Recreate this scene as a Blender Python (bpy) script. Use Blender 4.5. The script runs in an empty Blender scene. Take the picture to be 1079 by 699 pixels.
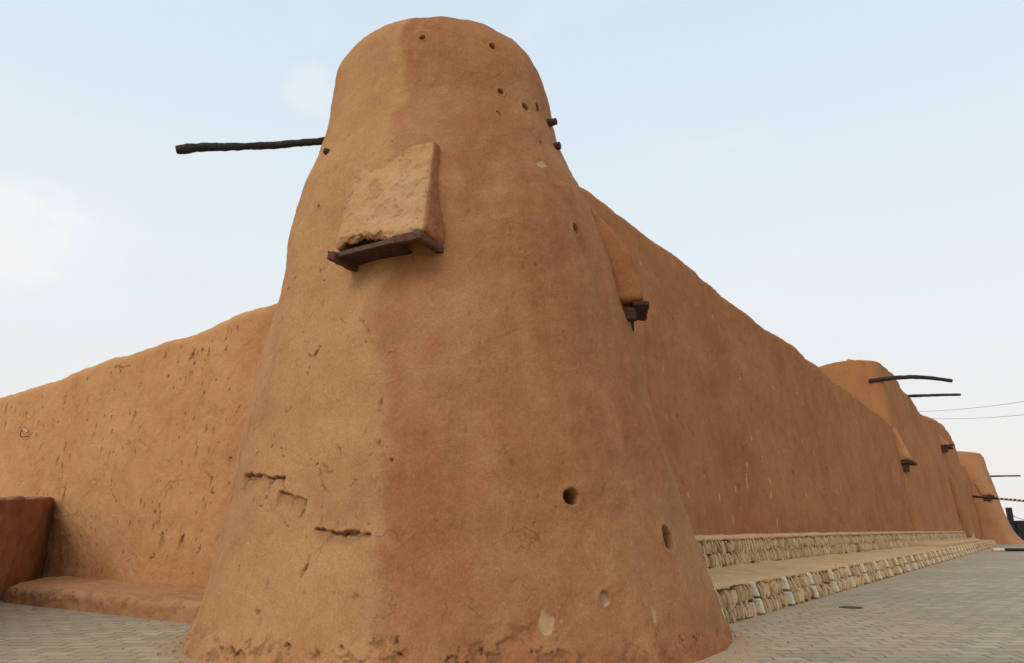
import bpy, math, random
import numpy as np
random.seed(7); RNG = np.random.default_rng(11)
sc = bpy.context.scene
COL = sc.collection
F, PITCH, H = 790.0, math.radians(15), 1.5          # survey of the place: eye point height, focal length
CP, SP = math.cos(PITCH), math.sin(PITCH)
DR = np.array([0.56565, 0.82465, 0.0]); DL = np.array([-0.82465, 0.56565, 0.0]); UZ = np.array([0, 0, 1.0])
CAM = np.array([0, 0, H])

def W(s, t, z):                                     # site grid: s along the long wall, t across it
    return np.multiply.outer(np.asarray(s, float), DR) + np.multiply.outer(np.asarray(t, float), DL) + np.multiply.outer(np.asarray(z, float), UZ)
def proj(G):
    x, y, z = G[..., 0], G[..., 1], G[..., 2] - H
    d = y * CP + z * SP; w = -y * SP + z * CP
    d = np.where(d > 0.1, d, 0.1)
    return 539.5 + F * x / d, 349.5 - F * w / d
def sight(u, v):
    x = (u - 539.5) / F; z = -(v - 349.5) / F
    return np.array([x, CP - z * SP, SP + z * CP])
def on_plane(u, v, n, k):                           # the point seen at (u, v) on the plane n.p = k
    r = sight(u, v); return CAM + r * ((k - n @ CAM) / (n @ r))

# ---------------------------------------------------------------- noise
_p = RNG.permutation(256); _p = np.concatenate([_p, _p, _p])
_g = RNG.normal(size=(256, 3)); _g /= np.linalg.norm(_g, axis=1)[:, None]
def pn(P, scale=1.0, off=0.0):
    Q = P * scale + off
    i = np.floor(Q).astype(np.int64); f = Q - i; i &= 255
    u = f * f * f * (f * (f * 6 - 15) + 10)
    r = 0
    for dx in (0, 1):
        for dy in (0, 1):
            for dz in (0, 1):
                h = _p[_p[_p[i[..., 0] + dx] + i[..., 1] + dy] + i[..., 2] + dz]
                g = _g[h]
                d = g[..., 0] * (f[..., 0] - dx) + g[..., 1] * (f[..., 1] - dy) + g[..., 2] * (f[..., 2] - dz)
                w = (u[..., 0] if dx else 1 - u[..., 0]) * (u[..., 1] if dy else 1 - u[..., 1]) * (u[..., 2] if dz else 1 - u[..., 2])
                r = r + w * d
    return r * 1.6
def fbm(P, scale, octs=3, off=0.0, gain=0.5):
    a, r, s = 1.0, 0, scale
    for k in range(octs):
        r = r + a * pn(P, s, off + 17.3 * k); a *= gain; s *= 2.03
    return r
def sstep(a, b, x):
    t = np.clip((x - a) / (b - a), 0, 1); return t * t * (3 - 2 * t)

# ---------------------------------------------------------------- materials
def N(nt, kind, **kw):
    n = nt.nodes.new(kind)
    for k, v in kw.items(): setattr(n, k, v)
    return n
def base_mat(name, rough=0.95, spec=0.15):
    m = bpy.data.materials.new(name); m.use_nodes = True
    nt = m.node_tree; b = nt.nodes['Principled BSDF']
    b.inputs['Roughness'].default_value = rough; b.inputs['Specular IOR Level'].default_value = spec
    return m, nt, b
def mixc(nt, fac, a, b, mode='MIX'):
    n = N(nt, 'ShaderNodeMix', data_type='RGBA', blend_type=mode)
    for sock, v in ((n.inputs[0], fac), (n.inputs[6], a), (n.inputs[7], b)):
        if hasattr(v, 'links'): nt.links.new(v, sock)
        elif isinstance(v, (int, float)): sock.default_value = v
        else: sock.default_value = (*v, 1)
    return n.outputs[2]
def noise(nt, vec, scale, detail=4, rough=0.55, dist=0.0):
    n = N(nt, 'ShaderNodeTexNoise'); nt.links.new(vec, n.inputs['Vector'])
    n.inputs['Scale'].default_value = scale; n.inputs['Detail'].default_value = detail
    n.inputs['Roughness'].default_value = rough; n.inputs['Distortion'].default_value = dist
    return n.outputs['Fac']
def ramp(nt, v, a, b, lo=0.0, hi=1.0):
    n = N(nt, 'ShaderNodeMapRange', interpolation_type='SMOOTHSTEP'); nt.links.new(v, n.inputs[0])
    n.inputs[1].default_value = a; n.inputs[2].default_value = b; n.inputs[3].default_value = lo; n.inputs[4].default_value = hi
    return n.outputs[0]
def math2(nt, op, a, b=None, clamp=False):
    n = N(nt, 'ShaderNodeMath', operation=op, use_clamp=clamp)
    for sock, v in zip(n.inputs, (a, b)):
        if v is None: continue
        if hasattr(v, 'links'): nt.links.new(v, sock)
        else: sock.default_value = v
    return n.outputs[0]
def mapping(nt, scale=(1, 1, 1), rz=0):
    tc = N(nt, 'ShaderNodeTexCoord'); mp = N(nt, 'ShaderNodeMapping')
    nt.links.new(tc.outputs['Object'], mp.inputs[0]); mp.inputs['Scale'].default_value = scale; mp.inputs['Rotation'].default_value = (0, 0, rz)
    return mp.outputs[0]
def attr(nt, name):
    n = N(nt, 'ShaderNodeAttribute', attribute_name=name); return n.outputs['Fac']

def mud(name, ochre=(0.50, 0.245, 0.088), red=(0.415, 0.165, 0.068), bias=0.0, fine=1.0, var=1.0):
    m, nt, b = base_mat(name, 0.96, 0.08)
    o = mapping(nt); st = mapping(nt, (2.2, 2.2, 0.22))
    n1 = noise(nt, o, 0.42, 5, 0.6, 0.6); n2 = noise(nt, st, 1.0, 6, 0.65, 0.3); n3 = noise(nt, o, 3.1, 7, 0.68, 0.4); n4 = noise(nt, o, 38, 4, 0.7)
    f = math2(nt, 'ADD', math2(nt, 'MULTIPLY', n1, 1.9 * var), math2(nt, 'MULTIPLY', n2, 1.1 * var))
    f = math2(nt, 'ADD', f, math2(nt, 'MULTIPLY', n3, 1.1 * var))
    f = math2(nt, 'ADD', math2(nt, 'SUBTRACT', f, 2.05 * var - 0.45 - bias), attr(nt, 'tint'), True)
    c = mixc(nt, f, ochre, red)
    pale = ramp(nt, noise(nt, o, 1.7, 6, 0.7, 0.8), 0.54, 0.74, 0, 0.30)
    c = mixc(nt, pale, c, (ochre[0] * 1.12, ochre[1] * 1.18, ochre[2] * 1.3))
    dk = ramp(nt, n2, 0.60, 0.80, 0, 0.34)
    c = mixc(nt, dk, c, (red[0] * 0.60, red[1] * 0.60, red[2] * 0.62))
    g = ramp(nt, n4, 0.3, 0.72, 0.84, 1.12)
    gm = N(nt, 'ShaderNodeCombineColor'); [nt.links.new(g, gm.inputs[i]) for i in range(3)]
    c = mixc(nt, 1.0, c, gm.outputs[0], 'MULTIPLY')
    c = mixc(nt, attr(nt, 'chip'), c, (0.16, 0.080, 0.042))
    c = mixc(nt, attr(nt, 'light'), c, (0.60, 0.40, 0.22))
    c = mixc(nt, attr(nt, 'soot'), c, (0.018, 0.011, 0.008))  # near-black painted in as the shade of holes and the bay mouth
    nt.links.new(c, b.inputs['Base Color'])
    wn = N(nt, 'ShaderNodeTexNoise'); nt.links.new(o, wn.inputs['Vector']); wn.inputs['Scale'].default_value = 2.4; wn.inputs['Detail'].default_value = 6
    wv = N(nt, 'ShaderNodeVectorMath', operation='SCALE'); nt.links.new(wn.outputs['Color'], wv.inputs[0]); wv.inputs['Scale'].default_value = 0.55
    wa = N(nt, 'ShaderNodeVectorMath', operation='ADD'); nt.links.new(o, wa.inputs[0]); nt.links.new(wv.outputs[0], wa.inputs[1])
    vo = N(nt, 'ShaderNodeTexVoronoi', feature='DISTANCE_TO_EDGE'); nt.links.new(wa.outputs[0], vo.inputs['Vector']); vo.inputs['Scale'].default_value = 1.25
    line = math2(nt, 'MULTIPLY', ramp(nt, vo.outputs['Distance'], 0.0, 0.014, 1, 0), ramp(nt, noise(nt, o, 0.75, 4, 0.6), 0.56, 0.68))
    lk = math2(nt, 'MULTIPLY', line, 0.30); c = mixc(nt, lk, c, (0.12, 0.058, 0.03))
    nt.links.new(c, b.inputs['Base Color'])
    h0 = math2(nt, 'MULTIPLY', line, -0.007)
    h = math2(nt, 'ADD', math2(nt, 'MULTIPLY', noise(nt, o, 14, 6, 0.68, 0.3), 0.009 * fine), math2(nt, 'MULTIPLY', noise(nt, o, 75, 3, 0.7), 0.0025 * fine))
    h = math2(nt, 'MULTIPLY', h, ramp(nt, noise(nt, o, 1.1, 4, 0.6), 0.36, 0.66, 0.35, 1.5))
    sx = mapping(nt, (1, 1, 0.35)); h = math2(nt, 'ADD', math2(nt, 'ADD', h, h0), math2(nt, 'MULTIPLY', noise(nt, sx, 5, 5, 0.6, 0.5), 0.03))
    bp = N(nt, 'ShaderNodeBump'); bp.inputs['Strength'].default_value = 0.75; bp.inputs['Distance'].default_value = 1.0
    nt.links.new(h, bp.inputs['Height']); nt.links.new(bp.outputs[0], b.inputs['Normal'])
    return m
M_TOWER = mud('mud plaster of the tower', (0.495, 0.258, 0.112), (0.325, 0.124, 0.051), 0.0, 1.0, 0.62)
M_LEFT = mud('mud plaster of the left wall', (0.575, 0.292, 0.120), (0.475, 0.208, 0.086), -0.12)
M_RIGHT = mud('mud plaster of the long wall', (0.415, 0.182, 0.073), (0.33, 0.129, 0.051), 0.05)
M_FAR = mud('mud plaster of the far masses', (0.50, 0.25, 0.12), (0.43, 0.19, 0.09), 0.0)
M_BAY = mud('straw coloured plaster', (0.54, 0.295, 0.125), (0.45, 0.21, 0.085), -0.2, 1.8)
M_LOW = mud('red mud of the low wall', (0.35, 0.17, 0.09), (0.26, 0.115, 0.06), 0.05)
M_BENCH = mud('mud of the bench', (0.50, 0.26, 0.12), (0.44, 0.20, 0.092), -0.1)

def wood_mat(name, c1, c2, rough=0.8):
    m, nt, b = base_mat(name, rough, 0.2)
    st = mapping(nt, (3, 3, 3)); n = noise(nt, st, 6, 6, 0.7, 1.5)
    c = mixc(nt, ramp(nt, n, 0.35, 0.7), c1, c2); nt.links.new(c, b.inputs['Base Color'])
    bp = N(nt, 'ShaderNodeBump'); bp.inputs['Distance'].default_value = 0.02
    nt.links.new(noise(nt, st, 15, 5, 0.7, 1), bp.inputs['Height']); nt.links.new(bp.outputs[0], b.inputs['Normal'])
    return m
M_WOOD = wood_mat('weathered dark timber', (0.045, 0.028, 0.022), (0.12, 0.068, 0.045))
M_PALM = wood_mat('sun dried palm trunk', (0.02, 0.017, 0.015), (0.075, 0.058, 0.045))
M_PLANK = wood_mat('reddish brown plank', (0.085, 0.036, 0.022), (0.19, 0.095, 0.06))
M_BLACK = wood_mat('black paint', (0.012, 0.012, 0.013), (0.03, 0.03, 0.032), 0.6)
M_IRON = wood_mat('rusted iron', (0.03, 0.02, 0.016), (0.09, 0.05, 0.035), 0.6)
M_PAINT = wood_mat('chalky white paint', (0.82, 0.69, 0.50), (0.58, 0.45, 0.29), 0.9)
M_WOODGREY = wood_mat('grey utility pole', (0.14, 0.12, 0.10), (0.22, 0.19, 0.16))

def stone_mat():
    m, nt, b = base_mat('tan upright stone', 0.93, 0.12)
    o = mapping(nt); n = noise(nt, o, 9, 5, 0.65)
    c = mixc(nt, attr(nt, 'tint'), (0.68, 0.47, 0.26), (0.36, 0.20, 0.095))
    c = mixc(nt, ramp(nt, n, 0.4, 0.7, 0, 0.5), c, (0.22, 0.145, 0.085)); nt.links.new(c, b.inputs['Base Color'])
    bp = N(nt, 'ShaderNodeBump'); bp.inputs['Distance'].default_value = 0.03
    nt.links.new(noise(nt, o, 22, 5, 0.7), bp.inputs['Height']); nt.links.new(bp.outputs[0], b.inputs['Normal'])
    return m
M_STONE = stone_mat()
M_MORTAR = mud('sandy mortar', (0.58, 0.375, 0.19), (0.48, 0.275, 0.13), -0.2, 1.3)
M_CORE = mud('darkened core between the stones', (0.17, 0.10, 0.05), (0.10, 0.058, 0.03), 0)  # core colour kept dark so the gaps between stones look shaded

def paving_mat():
    m, nt, b = base_mat('grey interlocking paving', 0.80, 0.3)
    ang = -math.atan2(DR[1], DR[0])
    tc = N(nt, 'ShaderNodeTexCoord')
    rot = N(nt, 'ShaderNodeVectorRotate', rotation_type='Z_AXIS'); nt.links.new(tc.outputs['Object'], rot.inputs[0]); rot.inputs['Angle'].default_value = ang
    o = rot.outputs[0]
    wn = N(nt, 'ShaderNodeTexNoise'); nt.links.new(o, wn.inputs['Vector']); wn.inputs['Scale'].default_value = 2.2; wn.inputs['Detail'].default_value = 5
    wv = N(nt, 'ShaderNodeVectorMath', operation='SCALE'); nt.links.new(wn.outputs['Color'], wv.inputs[0]); wv.inputs['Scale'].default_value = 0.20
    ad = N(nt, 'ShaderNodeVectorMath', operation='ADD'); nt.links.new(o, ad.inputs[0]); nt.links.new(wv.outputs[0], ad.inputs[1])
    r2 = N(nt, 'ShaderNodeVectorRotate', rotation_type='Z_AXIS'); nt.links.new(ad.outputs[0], r2.inputs[0]); r2.inputs['Angle'].default_value = math.radians(58)
    def brick(soft):
        br = N(nt, 'ShaderNodeTexBrick'); nt.links.new(r2.outputs[0], br.inputs['Vector'])
        br.inputs['Scale'].default_value = 1.0; br.inputs['Brick Width'].default_value = 0.42; br.inputs['Row Height'].default_value = 0.28
        br.inputs['Mortar Size'].default_value = 0.018; br.inputs['Mortar Smooth'].default_value = soft; br.inputs['Bias'].default_value = 0
        br.inputs['Color1'].default_value = (0, 0, 0, 1); br.inputs['Color2'].default_value = (1, 1, 1, 1); br.inputs['Mortar'].default_value = (0.5, 0.5, 0.5, 1)
        return br
    br = brick(0.6)
    big = noise(nt, o, 0.16, 5, 0.62); mid = noise(nt, o, 1.3, 5, 0.65); fin = noise(nt, o, 26, 4, 0.7)
    cB = N(nt, 'ShaderNodeSeparateColor'); nt.links.new(br.outputs['Color'], cB.inputs[0])
    c = mixc(nt, cB.outputs[0], (0.35, 0.27, 0.16), (0.51, 0.40, 0.25))
    c = mixc(nt, ramp(nt, big, 0.38, 0.64, 0, 0.6), c, (0.28, 0.23, 0.16))
    c = mixc(nt, ramp(nt, mid, 0.48, 0.75, 0, 0.6), c, (0.52, 0.42, 0.285))
    c = mixc(nt, ramp(nt, fin, 0.55, 0.8, 0, 0.5), c, (0.13, 0.11, 0.09))
    c = mixc(nt, math2(nt, 'MULTIPLY', br.outputs['Fac'], ramp(nt, noise(nt, o, 2.6, 5, 0.7), 0.35, 0.62, 0.1, 0.9)), c, (0.10, 0.083, 0.06))
    # blown sand beside the mud: around the tower foot, the bench and the terrace foot
    sp = N(nt, 'ShaderNodeSeparateXYZ'); nt.links.new(o, sp.inputs[0]); S, T = sp.outputs[0], sp.outputs[1]
    ds = math2(nt, 'SUBTRACT', S, 9.57); dt = math2(nt, 'SUBTRACT', T, 7.44)
    rad = math2(nt, 'SQRT', math2(nt, 'ADD', math2(nt, 'MULTIPLY', ds, ds), math2(nt, 'MULTIPLY', dt, dt)))
    nn = math2(nt, 'MULTIPLY', math2(nt, 'SUBTRACT', noise(nt, o, 1.9, 6, 0.7), 0.5), 1.5)
    d1 = ramp(nt, math2(nt, 'ADD', rad, nn), 3.85, 4.6, 1.0, 0.0)
    d2 = ramp(nt, math2(nt, 'ADD', math2(nt, 'ABSOLUTE', math2(nt, 'SUBTRACT', T, 4.6)), math2(nt, 'MULTIPLY', nn, 0.4)), 0.0, 0.36, 0.9, 0.0)
    d2 = math2(nt, 'MULTIPLY', d2, ramp(nt, S, 9.0, 11.0))
    d3 = ramp(nt, math2(nt, 'ADD', math2(nt, 'SUBTRACT', 8.3, S), math2(nt, 'MULTIPLY', nn, 0.4)), 0.05, 0.45, 0.85, 0.0)
    d3 = math2(nt, 'MULTIPLY', d3, ramp(nt, T, 8.0, 9.5))
    d4 = ramp(nt, noise(nt, o, 0.9, 7, 0.75, 0.6), 0.50, 0.68, 0, 0.62)
    d = math2(nt, 'MAXIMUM', math2(nt, 'MAXIMUM', d1, d2), math2(nt, 'MAXIMUM', d3, d4))
    c = mixc(nt, d, c, (0.42, 0.275, 0.165)); nt.links.new(c, b.inputs['Base Color'])
    h = math2(nt, 'MULTIPLY', br.outputs['Fac'], -0.012)
    h = math2(nt, 'MULTIPLY', h, math2(nt, 'SUBTRACT', 1.0, math2(nt, 'MULTIPLY', d, 0.8)))
    h = math2(nt, 'ADD', h, math2(nt, 'MULTIPLY', fin, 0.006)); h = math2(nt, 'ADD', h, math2(nt, 'MULTIPLY', mid, 0.05)); h = math2(nt, 'ADD', h, math2(nt, 'MULTIPLY', cB.outputs[0], 0.010))
    bp = N(nt, 'ShaderNodeBump'); bp.inputs['Distance'].default_value = 1.0; bp.inputs['Strength'].default_value = 0.9
    nt.links.new(h, bp.inputs['Height']); nt.links.new(bp.outputs[0], b.inputs['Normal'])
    nt.links.new(ramp(nt, mid, 0.3, 0.7, 0.62, 0.88), b.inputs['Roughness'])
    return m
M_PAVE = paving_mat()

# ---------------------------------------------------------------- object helpers
def tag(o, label=None, cat=None, group=None, kind=None):
    for k, v in (('label', label), ('category', cat), ('group', group), ('kind', kind)):
        if v: o[k] = v
    return o
def empty(name, loc, label, cat, group=None):
    o = bpy.data.objects.new(name, None); COL.objects.link(o); o.location = loc; o.empty_display_size = 0.3
    return tag(o, label, cat, group)
def link(name, me, mat, parent=None):
    o = bpy.data.objects.new(name, me); COL.objects.link(o); me.materials.append(mat)
    if parent is not None:
        o.parent = parent; o.matrix_parent_inverse = parent.matrix_world.inverted() if False else o.matrix_parent_inverse
        o.location = -parent.location                # geometry is given in site coordinates
    return o
def mesh_np(name, V, Q, smooth=True, attrs=None):
    me = bpy.data.meshes.new(name)
    V = np.ascontiguousarray(V, np.float32); Q = np.ascontiguousarray(Q, np.int32)
    me.vertices.add(len(V)); me.vertices.foreach_set('co', V.ravel())
    k = Q.shape[1]
    me.loops.add(Q.size); me.loops.foreach_set('vertex_index', Q.ravel())
    me.polygons.add(len(Q)); me.polygons.foreach_set('loop_start', np.arange(0, Q.size, k, dtype=np.int32))
    me.polygons.foreach_set('use_smooth', np.full(len(Q), smooth))
    for nm in (attrs or {}):
        a = me.attributes.new(nm, 'FLOAT', 'POINT'); a.data.foreach_set('value', np.ascontiguousarray(attrs[nm], np.float32).ravel())
    me.update(calc_edges=True); me.validate()
    return me
def grid_faces(nu, nv, wrap=False):
    i = np.arange(nu if wrap else nu - 1)[:, None]; j = np.arange(nv - 1)[None, :]
    a = i * nv + j; b = ((i + 1) % nu) * nv + j
    return np.stack([a, b, b + 1, a + 1], -1).reshape(-1, 4)
def normals(G, wrap=False):
    if wrap:
        du = np.roll(G, -1, 0) - np.roll(G, 1, 0)
    else:
        du = np.gradient(G, axis=0)
    dv = np.gradient(G, axis=1)
    n = np.cross(du, dv); l = np.linalg.norm(n, axis=-1, keepdims=True)
    return n / np.maximum(l, 1e-9)

class Sheet:                                        # a worked plaster surface: base shape, then real relief
    def __init__(s, G, wrap=False, flip=False):
        s.G = G; s.wrap = wrap; s.n = normals(G, wrap) * (-1 if flip else 1); s.flip = flip
        s.d = np.zeros(G.shape[:2]); s.chip = np.zeros(G.shape[:2]); s.light = np.zeros(G.shape[:2]); s.soot = np.zeros(G.shape[:2]); s.tint = np.zeros(G.shape[:2])
        s.u, s.v = proj(G); s.front = ((CAM - G) * s.n).sum(-1) > 0
    def find(s, u, v):
        e = (s.u - u) ** 2 + (s.v - v) ** 2 + np.where(s.front, 0, 1e9)
        return s.G.reshape(-1, 3)[e.argmin()]
    def box(s, c, r):
        m = (np.abs(s.G - c) < r).all(-1) & s.front
        return np.nonzero(m)
    def lumps(s, amps):
        for sc_, a, k in amps: s.d += a * pn(s.G, sc_, k)
    def patches(s, h, k, f=0.55):
        q = fbm(s.G, f, 4, k, 0.42); e = sstep(0.06, 0.085, q) + sstep(0.30, 0.32, -q)
        s.d += h * e; s.tint += 0.12 * e * np.sign(pn(s.G, .2, k))
    def hole(s, u, v, r, depth, squash=1.0):
        c = s.find(u, v); ii = s.box(c, r * 2.6)
        P = s.G[ii] - c; P[:, 2] *= squash
        d = np.linalg.norm(P, axis=1) * (1 + 0.13 * pn(s.G[ii], 9, 3.1) + 0.07 * pn(s.G[ii], 25, 3.1))
        s.d[ii] -= depth * sstep(r, r * 0.80, d)
        s.d[ii] += 0.012 * np.exp(-((d - r * 1.25) / (r * 0.35)) ** 2)
        s.chip[ii] = np.maximum(s.chip[ii], sstep(r * 1.06, r * 0.8, d))
        s.soot[ii] = np.maximum(s.soot[ii], sstep(r * .96, r * .7, d) * min(1, depth * 2.4)); return c  # hole interior coloured near black to deepen its shade
    def crack(s, pts, w=0.02, depth=0.03, flake=0.0, fdepth=0.02, jag=0.05):
        P3 = [s.find(*p) for p in pts]
        for a, b in zip(P3, P3[1:]):
            c = (a + b) / 2; R = np.abs(b - a) / 2 + 0.14 + flake
            m = (np.abs(s.G - c) < R).all(-1) & s.front; ii = np.nonzero(m)
            if not len(ii[0]): continue
            Q = s.G[ii]; wob = np.stack([pn(Q, 5, 1.0), pn(Q, 5, 9.0), pn(Q, 6, 5.0)], -1) * jag + np.stack([pn(Q, 17, 1.0), pn(Q, 17, 9.0), pn(Q, 17, 5.0)], -1) * jag * 0.4
            Q = Q + wob; ab = b - a; L2 = ab @ ab + 1e-9
            t = np.clip(((Q - a) @ ab) / L2, 0, 1); near = a + t[:, None] * ab
            df = Q - near; d = np.linalg.norm(df, axis=1)
            ww = w * (0.65 + 0.9 * np.clip(pn(s.G[ii], 4, 2.0) + 0.3, 0, 1))
            k = sstep(ww, ww * 0.35, d)
            s.d[ii] = np.minimum(s.d[ii], s.d[ii] * (1 - k) + (s.d[ii] - depth) * k); s.chip[ii] = np.maximum(s.chip[ii], k * 0.9)
            if flake > 0:
                dz = -df[:, 2] + 0.0; lat = np.linalg.norm(df[:, :2], axis=1)
                fl = flake * (0.35 + 1.1 * np.clip(pn(s.G[ii], 3.3, 7.7) + 0.45, 0, 1.2))
                k2 = sstep(-0.004, 0.006, dz) * sstep(fl, fl * 0.55, dz) * sstep(0.05, 0.02, lat)
                s.d[ii] -= fdepth * k2 * np.clip(1 - dz / (fl + 1e-6), 0, 1)
                s.chip[ii] = np.maximum(s.chip[ii], 0.35 * k2)
    def chips(s, A, B, spots):                      # A, B: metric grid coordinates; spots: (a, b, half width, half height, depth, chip, light, lean)
        a1, b1 = A[:, 0], B[0]
        for a, b, w, h, dep, ch, li, lean in spots:
            R = max(w, h) * 1.9 + 0.02
            i0, i1 = np.searchsorted(a1, (a - R, a + R)); j0, j1 = np.searchsorted(b1, (b - R, b + R))
            if i1 - i0 < 2 or j1 - j0 < 2: continue
            sl = (slice(i0, i1), slice(j0, j1)); P = s.G[sl]
            x = A[sl] - a; y = B[sl] - b; x = x + lean * y
            d = np.sqrt((x / w) ** 2 + (y / h) ** 2) * (1 + 0.55 * pn(P, 7, 4.4) + 0.35 * pn(P, 19, 2.2))
            k = sstep(1.0, 0.85, d); up = np.clip(0.55 + 0.6 * y / h, 0.15, 1.1)
            s.d[sl] -= dep * k * up; s.chip[sl] = np.maximum(s.chip[sl], ch * k * np.clip(up, 0, 1)); s.light[sl] = np.maximum(s.light[sl], li * k)
    def build(s, name, mat, parent):
        V = s.G + s.n * s.d[..., None]
        nu, nv = s.G.shape[:2]; Q = grid_faces(nu, nv, s.wrap)
        if s.flip: Q = Q[:, ::-1]
        me = mesh_np(name, V.reshape(-1, 3), Q, True, {'chip': np.clip(s.chip, 0, 1), 'light': np.clip(s.light, 0, 1), 'tint': s.tint} | ({'soot': s.soot} if s.soot.any() else {}))
        return link(name, me, mat, parent)

def lumpy_block(name, corners, mat, parent, n=24, rnd=0.15, amp=0.02, freq=2.5, seed=0.0, tint=0.0, chip=0.0, div=None, post=None):
    """hexahedron given by 8 corners (bottom 4 then top 4, counter-clockwise), rounded edges, hand-worked surface"""
    C = np.array(corners, float); nx, ny, nz = div or (n, n, n)
    V, Fc = [], []
    def face(axis, sign, na, nb):
        a = np.linspace(-1, 1, na + 1); b = np.linspace(-1, 1, nb + 1); A, B = np.meshgrid(a, b, indexing='ij')
        P = np.empty(A.shape + (3,)); o = [k for k in range(3) if k != axis]
        P[..., axis] = sign; P[..., o[0]] = A; P[..., o[1]] = B
        base = sum(len(v) for v in V); q = grid_faces(na + 1, nb + 1) + base
        if (sign > 0) == (axis == 1): q = q[:, ::-1]
        V.append(P.reshape(-1, 3)); Fc.append(q)
    D = (nx, ny, nz)
    for ax in range(3):
        o = [k for k in range(3) if k != ax]
        for sg in (-1, 1): face(ax, sg, D[o[0]], D[o[1]])
    P = np.concatenate(V); Q = np.concatenate(Fc)
    key = np.round(P, 5); U, inv = np.unique(key, axis=0, return_inverse=True); inv = inv.ravel(); P = U; Q = inv[Q]
    size = np.array([np.linalg.norm(C[1] - C[0]), np.linalg.norm(C[3] - C[0]), np.linalg.norm(C[4] - C[0])]) / 2 + 1e-6
    X = P * size; r = min(rnd, *(size * 0.95)); inner = np.clip(X, -(size - r), size - r); dv = X - inner
    l = np.linalg.norm(dv, axis=1, keepdims=True); X = np.where(l > 1e-9, inner + dv / np.maximum(l, 1e-9) * np.minimum(l, r), X)
    T = (X / size + 1) / 2; x, y, z = T[:, 0:1], T[:, 1:2], T[:, 2:3]
    def bil(k): return C[k] * (1 - x) * (1 - y) + C[k + 1] * x * (1 - y) + C[k + 2] * x * y + C[k + 3] * (1 - x) * y
    Wp = bil(0) * (1 - z) + bil(4) * z
    me = mesh_np(name, Wp, Q); nn = np.empty(len(Wp) * 3, np.float32); me.vertices.foreach_get('normal', nn); nn = nn.reshape(-1, 3)
    Wp = Wp + nn * (amp * fbm(Wp, freq, 4, seed))[:, None]
    me.vertices.foreach_set('co', np.ascontiguousarray(Wp, np.float32).ravel())
    AT = {'tint': np.full(len(Wp), tint), 'chip': np.full(len(Wp), chip), 'light': np.zeros(len(Wp)), 'soot': np.zeros(len(Wp))}
    if post: Wp = post(P, Wp, nn, AT); me.vertices.foreach_set('co', np.ascontiguousarray(Wp, np.float32).ravel())
    for nm, val in AT.items():
        a = me.attributes.new(nm, 'FLOAT', 'POINT'); a.data.foreach_set('value', np.ascontiguousarray(val, np.float32))
    me.update(); return link(name, me, mat, parent)
def obox(s0, s1, t0, t1, z0, z1):
    return [*W([s0, s1, s1, s0], [t0, t0, t1, t1], [z0] * 4), *W([s0, s1, s1, s0], [t0, t0, t1, t1], [z1] * 4)]
def limb(name, pts, rads, mat, parent=None, seg=14, amp=0.12, res=40, seed=0.0, rings=0.0):
    pts = np.array(pts, float); L = np.concatenate([[0], np.cumsum(np.linalg.norm(np.diff(pts, axis=0), axis=1))]); x = np.linspace(0, L[-1], res)
    Pc = np.stack([np.interp(x, L, pts[:, k]) for k in range(3)], -1); R = np.interp(x, L, rads)
    if len(pts) > 2:
        for _ in range(6): Pc[1:-1] = (Pc[:-2] + 2 * Pc[1:-1] + Pc[2:]) / 4
    T = np.gradient(Pc, axis=0); T /= np.linalg.norm(T, axis=1)[:, None]
    ref = UZ if abs(T[0] @ UZ) < 0.9 else np.array([1.0, 0, 0])
    A = np.cross(T, ref); A /= np.linalg.norm(A, axis=1)[:, None]; B = np.cross(T, A)
    th = np.linspace(0, 2 * math.pi, seg, endpoint=False)
    D = A[:, None] * np.cos(th)[None, :, None] + B[:, None] * np.sin(th)[None, :, None]
    G = Pc[:, None] + D * R[:, None, None]
    G = G + D * (R[:, None] * (amp * 2 * pn(G, 2.2 / max(R.max() * 6, 0.05), seed) + amp * pn(G, 2.2 / max(R.max() * 1.5, 0.02), seed) + rings * (np.arange(res) % 3 == 0)[:, None]))[..., None]
    V = G.reshape(-1, 3); Q = []
    for i in range(res - 1):
        for j in range(seg):
            a = i * seg + j; b = i * seg + (j + 1) % seg; Q.append((a, b, b + seg, a + seg))
    V = list(V) + [Pc[0], Pc[-1]]; c0, c1 = len(V) - 2, len(V) - 1
    for j in range(seg):
        Q.append((j, c0, c0, (j + 1) % seg)); Q.append(((res - 1) * seg + j, (res - 1) * seg + (j + 1) % seg, c1, c1))
    me = bpy.data.meshes.new(name); fs = [tuple(dict.fromkeys(q)) for q in Q]
    me.from_pydata([tuple(map(float, v)) for v in V], [], fs); me.polygons.foreach_set('use_smooth', [True] * len(fs)); me.update()
    return link(name, me, mat, parent)

# ================================================================ THE CORNER TOWER
TC = np.array([-0.72, 12.1]); TD = np.hypot(*TC); AX = np.array([*(TC / TD), 0]); PER = np.array([AX[1], -AX[0], 0])
prof = [(-0.6, 4.02, .03), (0, 3.91, .03), (.3, 3.84, .02), (.6, 3.77, .01), (1, 3.68, -.02), (1.5, 3.56, -.03), (2, 3.47, -.06), (2.5, 3.38, -.09), (3, 3.28, -.14), (3.5, 3.18, -.2),
        (4, 3.08, -.24), (4.5, 2.96, -.23), (5, 2.84, -.22), (5.5, 2.75, -.25), (6, 2.68, -.3), (6.5, 2.55, -.38), (7, 2.39, -.44), (7.5, 2.19, -.48), (8, 2.04, -.5), (8.5, 1.96, -.52),
        (8.9, 1.91, -.53), (9.25, 1.83, -.55), (9.5, 1.70, -.55), (9.72, 1.52, -.55), (9.87, 1.22, -.55), (9.94, .8, -.55), (9.96, .02, -.55)]
prof = np.array(prof)
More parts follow.
